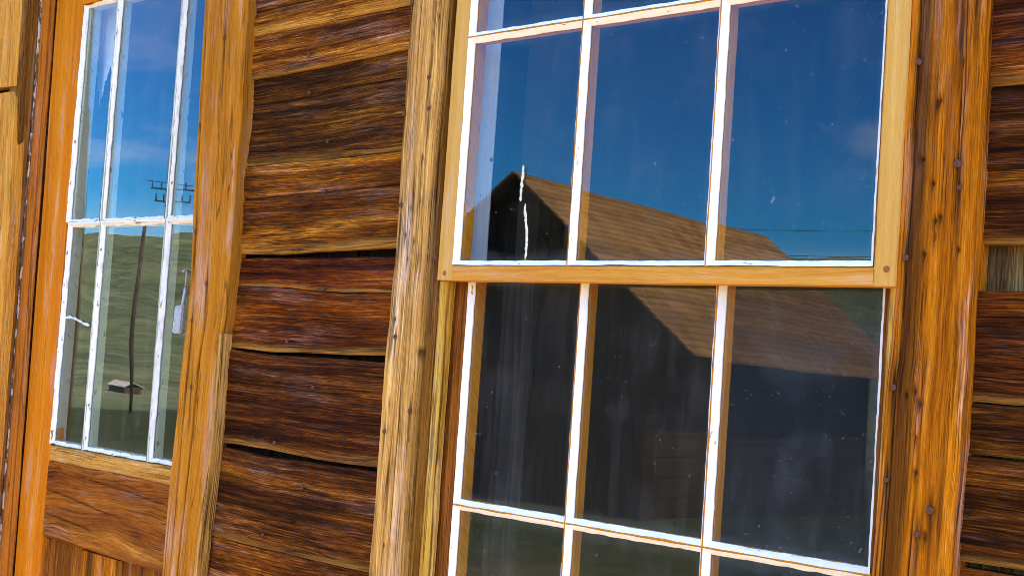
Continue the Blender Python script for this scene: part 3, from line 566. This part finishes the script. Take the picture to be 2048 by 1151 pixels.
# ------------------------------------------------------------------ sashes
def sash(name, label, y, xs, zs, out, wmat, rmat, gmat, pmat, glz, tilts, seed, stile_mat=None):
    sh = empty(name, label, 'window sash'); x0, x1, z0, z1 = out; T = 0.041; gd = 0.011; wi = 0.0105
    # stiles and rails in two steps: face timber and the lip behind the glass
    def L(lo, hi): return lo, hi
    for (a, b, side) in ((x0, xs[0], 1), (xs[-1], x1, -1)):
        o = board('stile', sh, [(a, z0), (a, z1)], [(b, z0), (b, z1)], y, T, MAT[stile_mat or wmat], 0.01, 0.003, 0.0002, 0.0004, 0.0016, warp=0.0004)
        e = b if side > 0 else a
        box('stile_lip', sh, min(e, e+side*wi), max(e, e+side*wi), y+gd+0.0045, y+T-0.001, z0+0.02, z1-0.02, MAT['muntin'])
        if name == 'upper_sash':
            p = at(889, 546, y) if side > 0 else at(1773, 538, y)
            n = 12; r = 0.0052
            V = [(p[0]+r*math.cos(2*math.pi*i/n), y-0.0006+dy, p[2]+r*math.sin(2*math.pi*i/n)) for dy in (0, 0.006) for i in range(n)]
            link('peg', mesh('peg', V, [tuple(range(n))]+[(i, n+i, n+(i+1) % n, (i+1) % n) for i in range(n)]), MAT['peg'], o)
    for (a, b, side) in ((z0, zs[0], 1), (zs[-1], z1, -1)):
        board('rail', sh, [(xs[0]+0.0005, a), (xs[-1]-0.0005, a)], [(xs[0]+0.0005, b), (xs[-1]-0.0005, b)], y+0.0006, T-0.001, MAT[rmat], 0.01, 0.003, 0.0002, 0.0004, 0.0016, warp=0.0004)
        e = b if side > 0 else a
        box('rail_lip', sh, xs[0]+0.012, xs[-1]-0.012, y+gd+0.0045, y+T-0.002, min(e, e+side*wi), max(e, e+side*wi), MAT['muntin'])
    f, m = 0.0016, wi; b0 = gd+0.0045
    prof = [(-f, 0), (-f, b0), (-m, b0), (-m, b0+0.004), (-m+0.002, b0+0.007), (-m+0.003, T-0.002), (m-0.003, T-0.002), (m-0.002, b0+0.007), (m, b0+0.004), (m, b0), (f, b0), (f, 0)]
    for x in xs[1:-1]: bar('muntin', sh, (x, zs[0]), (x, zs[-1]), prof, MAT['muntin'], y+0.0004)
    prof2 = [(p[0], p[1]+0.0007) for p in prof]
    for z in zs[1:-1]:
        for i in range(len(xs)-1): bar('muntin', sh, (xs[i]+(0.002 if i else 0), z), (xs[i+1]-(0.002 if i < len(xs)-2 else 0), z), prof2, MAT['muntin'], y+0.0004)
    k = 0; panes = {}
    for j in range(len(zs)-1):
        for i in range(len(xs)-1):
            c = (xs[i], xs[i+1], zs[j], zs[j+1]); q = 0.003
            p = pane(sh, (c[0]+q, c[1]-q, c[2]+q, c[3]-q), y+gd, MAT['glass_film' if gmat == 'glass_low' and i == 2 else gmat], tilts.get((i, j), (0, 0)), glz, 8., seed+k)
            putty(p, c, y, y+gd, MAT[pmat], 0.0015, wi, 0.0007, seed+k); panes[(i, j)] = p; k += 1
    return sh, panes
YU, YL = -0.020, 0.022
us, up = sash('upper_sash', 'upper window sash of fresh yellow pine with white puttied panes mirroring blue sky', YU,
              [-1.979, -1.683, -1.381, -1.075], [1.797, 2.240, 2.683], (-2.018, -1.0365, 1.769, 2.73), 'sash', 'sash_rail', 'glass_up', 'putty', 0.00006,
              {(0, 0): (0.0008, 0.0), (1, 0): (-0.001, 0.001), (2, 0): (0.001, -0.0012), (0, 1): (0.002, 0.001), (1, 1): (-0.001, -0.002)}, 40)
ls, lp = sash('lower_sash', 'lower window sash set back, older brown wood with dusty panes', YL,
              [-1.974, -1.684, -1.383, -1.0755], [0.898, 1.341, 1.784], (-2.012, -1.04, 0.832, 1.803), 'sash_old', 'sash_old', 'glass_low', 'putty', 0.0001,
              {(0, 1): (0.003, 0.0), (1, 1): (0.0, 0.002), (2, 1): (-0.002, 0.004)}, 60)
def ribbon(name, parent, pts, y, wd, mat, seed=0, th=0.0008):
    P, L = resample(pts, 40); V = []; F = []
    for i, p in enumerate(P):
        d = P[min(i+1, 39)]-P[max(i-1, 0)]; d = d/np.linalg.norm(d); n = np.array([-d[1], d[0]])
        h = wd*(0.7+0.8*(float(vn(np.array(i*0.7), np.array(0.), seed))+0.5))*min(1, 0.3+min(i, 39-i)*0.3)
        c = p+n*0.4*wd*float(fbm(np.array(i*0.35), np.array(3.), seed+2, 2))*2
        for s, dy in ((-1, 0.0), (0, -th), (1, 0.0)): V.append((c[0]+n[0]*h*s, y+dy, c[1]+n[1]*h*s))
    for i in range(39):
        for q in (0, 1): F.append((i*3+q, i*3+q+1, i*3+4+q, i*3+3+q))
    return link(name, mesh(name, V, F), mat, parent)
W2 = lambda pts, y: [tuple(at(a, b, y)[[0, 2]]) for a, b in pts]
yg = YU+0.011-0.0008
ribbon('white_drip', up[(0, 0)], W2([(1046, 330), (1045, 360), (1042, 385), (1041, 402)], yg), yg, 0.0028, MAT['drip'], 3)
ribbon('white_drip', up[(0, 0)], W2([(1050, 407), (1051, 440), (1054, 480), (1050, 519)], yg), yg, 0.0028, MAT['drip'], 5)

# ------------------------------------------------------------------ door frame
df = empty('door_frame', 'tall timber door frame with broad orange-brown casing on the right', 'door frame')
nl = [(450, 75), (392, 462), (414, 567), (385, 640), (383, 773)]
hl = [(463, 310, .9), (465, 342, .9), (458, 376, .9), (399, 250, 1.4), (395, 800, .7)]
mk = marks_at(YC, nl, 0.0055, 0.11)+marks_at(YC, hl, 0.0038, 0.02, 0.003)
ca = board('casing', df, [(-2.885, 0.15), (-2.880, 1.07), (-2.875, 1.36), (-2.862, 1.66), (-2.858, 1.74), (-2.869, 1.90), (-2.880, 2.13), (-2.893, 2.43), (-2.897, 2.62)],
           [(-2.760, 0.15), (-2.749, 1.09), (-2.727, 1.37), (-2.722, 1.60), (-2.708, 1.68), (-2.707, 1.90), (-2.708, 2.12), (-2.717, 2.41), (-2.720, 2.62)],
           YC, 0.045, MAT['casing_door'], 0.007, 0.003, 0.0009, 0.0014, 0.004, mk, [(0.46, 0.5, 0.3, 0.66, 0.0022, 0.005), (0.25, 0.2, 0.35, 0.6, 0.0018, 0.003), (0.1, 0.06, 0.6, 0.95, 0.0016, 0.004), (0.7, 0.72, 0.1, 0.4, 0.0018, 0.003)], 0.0015)
nails_at(ca, YC, nl)
s = board('split_strip', df, [(-2.757, 0.15), (-2.746, 1.09), (-2.724, 1.37), (-2.719, 1.635)], [(-2.744, 0.15), (-2.733, 1.09), (-2.711, 1.37), (-2.708, 1.640)], YC-0.004, 0.03, MAT['casing_grey'], 0.008, 0.003, 0.0006, 0.0008, 0.002)
s['label'] = 'grey weathered strip splitting away from the casing edge'
# left casing: two lengths with a broken joint
zj = at(22, 176, YC)[2]
g1 = lambda t: -0.0015*np.clip(np.sin(t*38), -1, 1)*np.clip((t-0.72)*8, 0, 1)
board('casing', df, [(-3.99, zj+0.010), (-3.99, 2.70)], [(-3.818, zj+0.004), (-3.822, zj+0.1), (-3.829, 2.55), (-3.832, 2.70)], YC-0.004, 0.04, MAT['tan_end'], 0.006, 0.003, 0.0012, 0.0025, 0.008, (), (), 0.003, profile=g1)
board('casing', df, [(-3.99, 0.15), (-3.99, zj-0.010)], [(-3.760, 0.15), (-3.775, 1.70), (-3.790, 2.0), (-3.812, zj-0.03), (-3.822, zj-0.012)], YC-0.006, 0.04, MAT['tan_end'], 0.006, 0.003, 0.0012, 0.0025, 0.008, (), (), 0.003, profile=g1)
# jamb seen edge-on between casing and door: rounded brown edge, white flaking paint, orange stop
def lean(z): return -3.775-0.022*(z-0.9)
def jambx(name, y0, y1, dx, mat, **kw):
    o = board(name, df, [(y0, 0.15), (y0, 2.72)], [(y1, 0.15), (y1, 2.72)], 0, 0.05, mat, 0.012, 0.003, axis='x', const=0.0, **kw)
    for v in o.data.vertices: v.co.x += lean(v.co.z)+dx
    return o
jambx('jamb', -0.020, 0.029, 0.0, MAT['jamb_brown'], bevel=0.010, relief=0.0009, edge=0.0012)
o = jambx('paint_edge', 0.0268, 0.0315, 0.0024, MAT['white_edge'], bevel=0.0012, relief=0.0006, edge=0.0016)
o['label'] = 'ragged line of old white paint along the jamb'
jambx('jamb_stop', 0.033, 0.060, -0.003, MAT['jamb_orange'], bevel=0.003, relief=0.0005, edge=0.0006)
jambx('jamb_stop', 0.0605, 0.078, -0.006, MAT['jamb_orange'], bevel=0.002, relief=0.0006, edge=0.001)
box('jamb', df, -2.83, -2.80, 0.021, 0.15, 0.15, 2.72, MAT['jamb_brown'])
box('jamb', df, -3.90, -3.835, 0.012, 0.15, 0.15, 2.72, MAT['jamb_brown'])
board('head_casing', df, [(-3.99, 2.705), (-2.70, 2.705)], [(-3.99, 2.84), (-2.70, 2.84)], YC, 0.05, MAT['casing_door'], 0.02, 0.006)
box('head_jamb', df, -3.83, -2.80, 0.026, 0.15, 2.715, 2.74, MAT['jamb_brown'])
box('threshold', df, -3.85, -2.78, -0.05, 0.16, 0.08, 0.15, MAT['jamb_brown'])

# ------------------------------------------------------------------ door
dr = empty('door', 'old half-glazed wooden door with peeling white muntins and brown lock rail', 'door')
DX = [-3.652, -3.473, -3.153, -2.975]; DZ = [1.306, 1.921, 2.540]; TD = 0.04
sti = board('stile', dr, [(lean(0.15)-0.003, 0.15), (lean(2.70)-0.006, 2.70)], [(-3.640, 0.15), (-3.640, 1.3), (-3.655, 1.75), (-3.668, 2.70)], YD, TD, MAT['stile_orange'], 0.008, 0.003, 0.0004, 0.0007, 0.003, marks_at(YD, [(137, 250, .6), (120, 620, .5)], 0.004, 0.02), (), 0.001)
board('stile', dr, [(-2.975, 0.15), (-2.975, 2.70)], [(-2.832, 0.15), (-2.832, 2.70)], YD, TD, MAT['stile_orange'], 0.02, 0.006)
board('rail', dr, [(-3.639, 1.056), (-3.33, 1.050), (-2.976, 1.044)], [(-3.639, 1.262), (-3.3, 1.262), (-2.976, 1.258)], YD+0.001, TD-0.002, MAT['rail_brown'], 0.006, 0.003, 0.0008, 0.0008, 0.002, (), [(0.62, 0.5, 0.0, 0.55, 0.002, 0.002), (0.3, 0.25, 0.0, 0.4, 0.002, 0.002), (0.9, 0.75, 0.2, 1.0, 0.0015, 0.002)])
board('rail_cap', dr, [(-3.639, 1.2625), (-3.3, 1.2625), (-2.976, 1.2585)], [(-3.639, 1.3045), (-2.976, 1.3045)], YD+0.0012, TD-0.002, MAT['rail_top'], 0.006, 0.0026, 0.001, 0.0006, 0.002)
board('rail', dr, [(-3.667, 2.542), (-2.976, 2.540)], [(-3.667, 2.70), (-2.976, 2.70)], YD+0.001, TD-0.002, MAT['stile_orange'], 0.01, 0.004)
board('rail', dr, [(-3.639, 0.15), (-2.976, 0.15)], [(-3.639, 0.36), (-2.976, 0.36)], YD+0.001, TD-0.002, MAT['rail_brown'], 0.02, 0.006)
# panels below the lock rail
board('panel', dr, [(-3.638, 0.36), (-3.638, 1.054)], [(-3.43, 0.36), (-3.43, 1.052)], YD+0.016, 0.012, MAT['panel'], 0.008, 0.003)
board('mullion', dr, [(-3.428, 0.36), (-3.428, 1.046)], [(-3.265, 0.36), (-3.265, 1.044)], YD+0.005, 0.03, MAT['casing_orange'], 0.008, 0.003)
board('panel', dr, [(-3.263, 0.36), (-3.263, 1.049)], [(-2.976, 0.36), (-2.976, 1.044)], YD+0.016, 0.012, MAT['panel'], 0.008, 0.003)
for x0, x1 in ((-3.638, -3.618), (-3.45, -3.431), (-3.262, -3.242)):
    board('panel_moulding', dr, [(x0, 0.36), (x0, 1.051 if x0 < -3.5 else 1.043)], [(x1, 0.36), (x1, 1.051 if x0 < -3.5 else 1.043)], YD+0.008, 0.007, MAT['panel'], 0.02, 0.003, bevel=0.006)
f, m = 0.003, 0.0105; gd = 0.011; b0 = gd+0.0045
prof = [(-f, 0), (-f, b0), (-m, b0), (-m, TD-0.002), (m, TD-0.002), (m, b0), (f, b0), (f, 0)]
for x, x2 in ((DX[1], -3.482), (DX[2], -3.163)):
    bar('muntin', dr, (x+0.006, DZ[0]), (x-0.006, DZ[2]), prof, MAT['green_paint'], YD+0.0004)
for i in range(3): bar('muntin', dr, (DX[i]+0.003, DZ[1]), (DX[i+1]-0.003, DZ[1]), [(p[0], p[1]+0.0005) for p in prof], MAT['putty_old'], YD+0.0004)
for zc in (DZ[0], DZ[2]): box('rail_lip', dr, DX[0]+0.012, DX[3]-0.012, YD+b0, YD+TD-0.002, zc-0.012, zc+0.012, MAT['green_paint'])
for xc in (DX[0], DX[3]): box('stile_lip', dr, xc-0.012, xc+0.0105, YD+b0, YD+0.046, DZ[0]-0.010, DZ[2]+0.010, MAT['green_paint'])
dt = {(0, 0): (0.0, 0.002), (1, 0): (0.010, 0.001), (2, 0): (0.006, -0.001), (0, 1): (0.0, 0.0), (1, 1): (0.0, 0.0), (2, 1): (0.002, 0.0)}
dp = {}
for j in range(2):
    for i in range(3):
        xo = 0.004*(1-2*j)
        c = (DX[i]+(xo if i else 0.004), DX[i+1]+xo, DZ[j], DZ[j+1]); q = 0.003
        if i == 0: c = (DX[0]+(0.006 if j == 0 else -0.008), c[1], c[2], c[3])
        p = pane(dr, (c[0]+q, c[1]-q, c[2]+q, c[3]-q), YD+gd, MAT['glass_door'], dt[(i, j)], 0.0004 if j == 0 else 0.0001, 7., 80+j*3+i)
        putty(p, c, YD, YD+gd, MAT['putty_old'], 0.0028, 0.0108, 0.0016, 80+j*3+i); dp[(i, j)] = p
yg = YD+gd-0.001
ribbon('crack', dp[(0, 0)], W2([(127, 636), (140, 633), (152, 637), (165, 645), (180, 651)], yg), yg, 0.0030, MAT['crackm'], 8)

# padlock hanging from the casing edge
pk = empty('padlock', 'small silver padlock hanging from a staple at the door edge', 'padlock')
def tube(name, parent, pts, r, mat, n=8):
    V = []; F = []; P = [Vector(p) for p in pts]
    for i, p in enumerate(P):
        d = (P[min(i+1, len(P)-1)]-P[max(i-1, 0)]).normalized(); s = d.orthogonal().normalized(); t = d.cross(s)
        if i and False: pass
        for k in range(n):
            a = 2*math.pi*k/n; V.append(p+s*r*math.cos(a)+t*r*math.sin(a))
    for i in range(len(P)-1):
        for k in range(n): F.append((i*n+k, i*n+(k+1) % n, (i+1)*n+(k+1) % n, (i+1)*n+k))
    F.append(tuple(range(n-1, -1, -1))); F.append(tuple((len(P)-1)*n+k for k in range(n)))
    return link(name, mesh(name, V, F, smooth=True), mat, parent)
yk = 0.012
A = at(374, 541, yk); B = at(371, 575, yk); Cc = at(366, 606, yk)
tube('shackle', pk, [A+np.array([0.014, -0.02, -0.004]), A+np.array([0.006, -0.006, 0.002]), A, B], 0.0024, MAT['steel'])
tube('hasp_link', pk, [B, Cc, at(364, 615, yk)], 0.0042, MAT['steel'])
c0 = [at(353, 611, yk), at(370, 609, yk), at(364, 667, yk), at(347, 666, yk)]
import bmesh
bm = bmesh.new(); vs_ = [bm.verts.new(tuple(p+np.array([0, dy, 0]))) for dy in (-0.006, 0.006) for p in c0]
for q in ((0, 1, 2, 3), (7, 6, 5, 4), (0, 4, 5, 1), (1, 5, 6, 2), (2, 6, 7, 3), (3, 7, 4, 0)): bm.faces.new([vs_[i] for i in q])
bmesh.ops.recalc_face_normals(bm, faces=bm.faces); bmesh.ops.bevel(bm, geom=bm.edges[:], offset=0.003, segments=2, affect='EDGES')
me = bpy.data.meshes.new('body'); bm.to_mesh(me); bm.free(); link('body', me, MAT['steel'], pk)
tube('staple', pk, [at(376, 545, 0.012)+np.array([0.0, 0, 0.004]), at(383, 548, -0.005), at(392, 546, -0.024)+np.array([0, 0.01, 0])], 0.0028, MAT['nail'])

# ------------------------------------------------------------------ things behind the glass
def cloth(name, label, cat, x0, x1, y, z0, z1, mat, amp=0.02, freq=22., seed=0, ragged=0.0):
    nx, nz = 60, 40; t = np.linspace(0, 1, nx); s = np.linspace(0, 1, nz); T, Sg = np.meshgrid(t, s, indexing='ij')
    lo = z0+ragged*(fbm(T*7., 0*T, seed, 4)+0.5*np.sin(T*9)); Z = lo+(z1-lo)*Sg
    X = x0+(x1-x0)*T + 0.02*fbm(T*3, Sg*2, seed+2, 2); Y = y+amp*np.sin(T*freq+2*fbm(T*4, Sg*3, seed, 2))+amp*fbm(T*6, Sg*4, seed+4, 3)
    I = np.arange(nx*nz).reshape(nx, nz); F = np.stack([I[:-1, :-1], I[1:, :-1], I[1:, 1:], I[:-1, 1:]], -1).reshape(-1, 4)
    o = link(name, mesh(name, np.stack([X, Y, Z], -1).reshape(-1, 3), F, smooth=True), mat); md = o.modifiers.new('thick', 'SOLIDIFY'); md.thickness = 0.0012
    return tag(o, label, cat)
cloth('curtain', 'faded grey curtain hanging behind the left panes of the window', 'curtain', -2.05, -1.955, 0.20, 0.8, 1.80, MAT['curtain'], 0.012, 30., 4)
o = cloth('torn_blind', 'torn pale paper blind behind the top left pane of the door', 'blind', -3.77, -3.605, 0.165, 2.35, 2.66, MAT['paper'], 0.004, 8., 9, 0.10)

# ------------------------------------------------------------------ what stands in front of the cabin and shows in the glass
def barn():
    P0 = mir(1032, 345, 17.5); d = ray(1532, 476); t = (P0.z-H)/d[2]; P1 = mir(1532, 476, t)
    rd = Vector((P1.x-P0.x, P1.y-P0.y, 0)); Lr = rd.length; rd.normalize(); sx = Vector((-rd.y, rd.x, 0))
    if sx.x < 0: sx = -sx                                   # towards +x: the long slope seen in the glass
    half, rise = 1.9, 1.56; gz = -0.3
    t_ = empty('barn', 'dark plank barn with long brown shingle roof mirrored in the window', 'barn')
    E = P0.z-rise
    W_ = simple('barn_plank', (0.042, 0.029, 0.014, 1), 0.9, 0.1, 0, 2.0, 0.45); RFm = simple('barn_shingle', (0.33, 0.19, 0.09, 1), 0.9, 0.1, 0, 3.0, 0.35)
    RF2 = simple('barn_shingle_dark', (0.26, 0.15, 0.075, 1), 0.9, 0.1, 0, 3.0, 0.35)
    def pt(l, a, z): return P0+rd*l+sx*a+Vector((0, 0, z-P0.z))
    def slab(name, par, pts, off, mat):
        n = len(pts); V = [tuple(p) for p in pts]+[tuple(p+off) for p in pts]
        F = [tuple(range(n)), tuple(range(2*n-1, n-1, -1))]+[(i, n+i, n+(i+1) % n, (i+1) % n) for i in range(n)]
        return link(name, mesh(name, V, F), mat, par)
    ov = 0.2
    nb = 24
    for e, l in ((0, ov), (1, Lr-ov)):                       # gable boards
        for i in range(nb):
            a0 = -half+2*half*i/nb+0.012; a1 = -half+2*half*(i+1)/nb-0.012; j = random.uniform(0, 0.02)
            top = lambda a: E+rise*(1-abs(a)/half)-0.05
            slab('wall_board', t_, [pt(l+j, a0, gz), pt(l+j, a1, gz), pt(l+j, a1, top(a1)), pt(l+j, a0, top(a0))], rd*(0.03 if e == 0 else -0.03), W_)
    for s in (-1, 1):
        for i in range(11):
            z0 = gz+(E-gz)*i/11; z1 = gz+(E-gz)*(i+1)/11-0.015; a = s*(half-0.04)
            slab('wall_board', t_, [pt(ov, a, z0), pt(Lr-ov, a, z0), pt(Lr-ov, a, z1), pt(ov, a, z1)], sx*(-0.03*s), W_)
        n = 26; eh = 0.64                                        # shingle courses
        for i in range(n):
            k0 = i/n; k1 = (i+1.25)/n; f = lambda k: (s*(half+eh)*(1-k), (E-rise*eh/half)+(rise+rise*eh/half)*k)
            (a0, z0), (a1, z1) = f(k0), f(min(k1, 1.0))
            slab('shingle_course', t_, [pt(0, a0, z0+0.035), pt(Lr, a0, z0+0.035), pt(Lr, a1, z1+0.015), pt(0, a1, z1+0.015)], Vector((0, 0, -0.03)), RFm if random.random() < 0.6 else RF2)
barn()
# utility pole
def pole(px, py, dist, name='utility_pole', label='', arm=1.0):
    p = mir(px, py, dist); gz = ground_z(p.x, p.y)-0.5
    e = empty(name, label, 'utility pole'); e.location = (0, 0, 0)
    tube('pole', e, [(p.x, p.y, gz), (p.x, p.y, (gz+p.z)/2), (p.x, p.y, p.z+0.35)], 0.06, MAT['polewood'], 10)
    d = Vector((0.70, -0.70, 0))
    for dz, l in ((0.0, 1.05), (-0.5, 0.85)):
        tube('crossarm', e, [p-d*l+Vector((0, 0, dz)), p+d*l+Vector((0, 0, dz))], 0.03, MAT['polewood'], 6)
        for q in (-l, -l*0.6, l*0.6, l): tube('insulator', e, [p+d*q*0.95+Vector((0, 0, dz)), p+d*q*0.95+Vector((0, 0, dz+0.3))], 0.03, MAT['polewood'], 6)
    return p, d
pa, dd = pole(346, 378, 58., label='dark utility pole with two crossarms mirrored in the door panes')
pb, _ = pole(2600, 470, 70., label='dark utility pole farther along the road past the barn')
def cable(a, b, sag, label):
    P = []
    for i in range(25):
        t = i/24; q = a.lerp(b, t); q.z -= sag*4*t*(1-t); P.append(q)
    tag(tube('power_cable', None, P, 0.014, MAT['cable'], 5), label, 'cable', 'power cables between the poles')
cable(pa-dd*1.4+Vector((0, 0, .3)), pb-dd*1.4+Vector((0, 0, .3)), 1.2, 'outer power cable strung on the upper crossarms, pole to pole')
cable(pa+dd*1.1+Vector((0, 0, -.45)), pb+dd*1.1+Vector((0, 0, -.45)), 1.5, 'inner power cable strung on the lower crossarms, pole to pole')
# far house with a pale roof down the slope
def house(px, py, dist, wdt=7., dep=5., label=''):
    p = mir(px, py, dist); e = empty('house', label, 'house'); gz = min(ground_z(p.x, p.y), p.z-2.5)-0.5
    x0, x1, y0, y1 = p.x-wdt/2, p.x+wdt/2, p.y-dep/2, p.y+dep/2; ez = p.z-0.8
    box('wall', e, x0, x1, y0, y1, gz, ez, MAT['dirtbrown'])
    V = [(x0-.3, y0-.4, ez-.15), (x1+.3, y0-.4, ez-.15), (x1+.3, p.y, p.z), (x0-.3, p.y, p.z), (x0-.3, y1+.4, ez-.15), (x1+.3, y1+.4, ez-.15)]
    V += [(a, b, c+.1) for a, b, c in V]
    link('roof', mesh('roof', V, [(0, 1, 2, 3), (3, 2, 5, 4), (9, 8, 7, 6), (10, 11, 8, 9), (0, 6, 7, 1), (4, 5, 11, 10), (0, 3, 9, 6), (3, 4, 10, 9), (1, 7, 8, 2), (2, 8, 11, 5)]), MAT['tin'], e)
house(310, 757, 240., 5.0, 3.0, label='small house with pale tin roof down the slope')
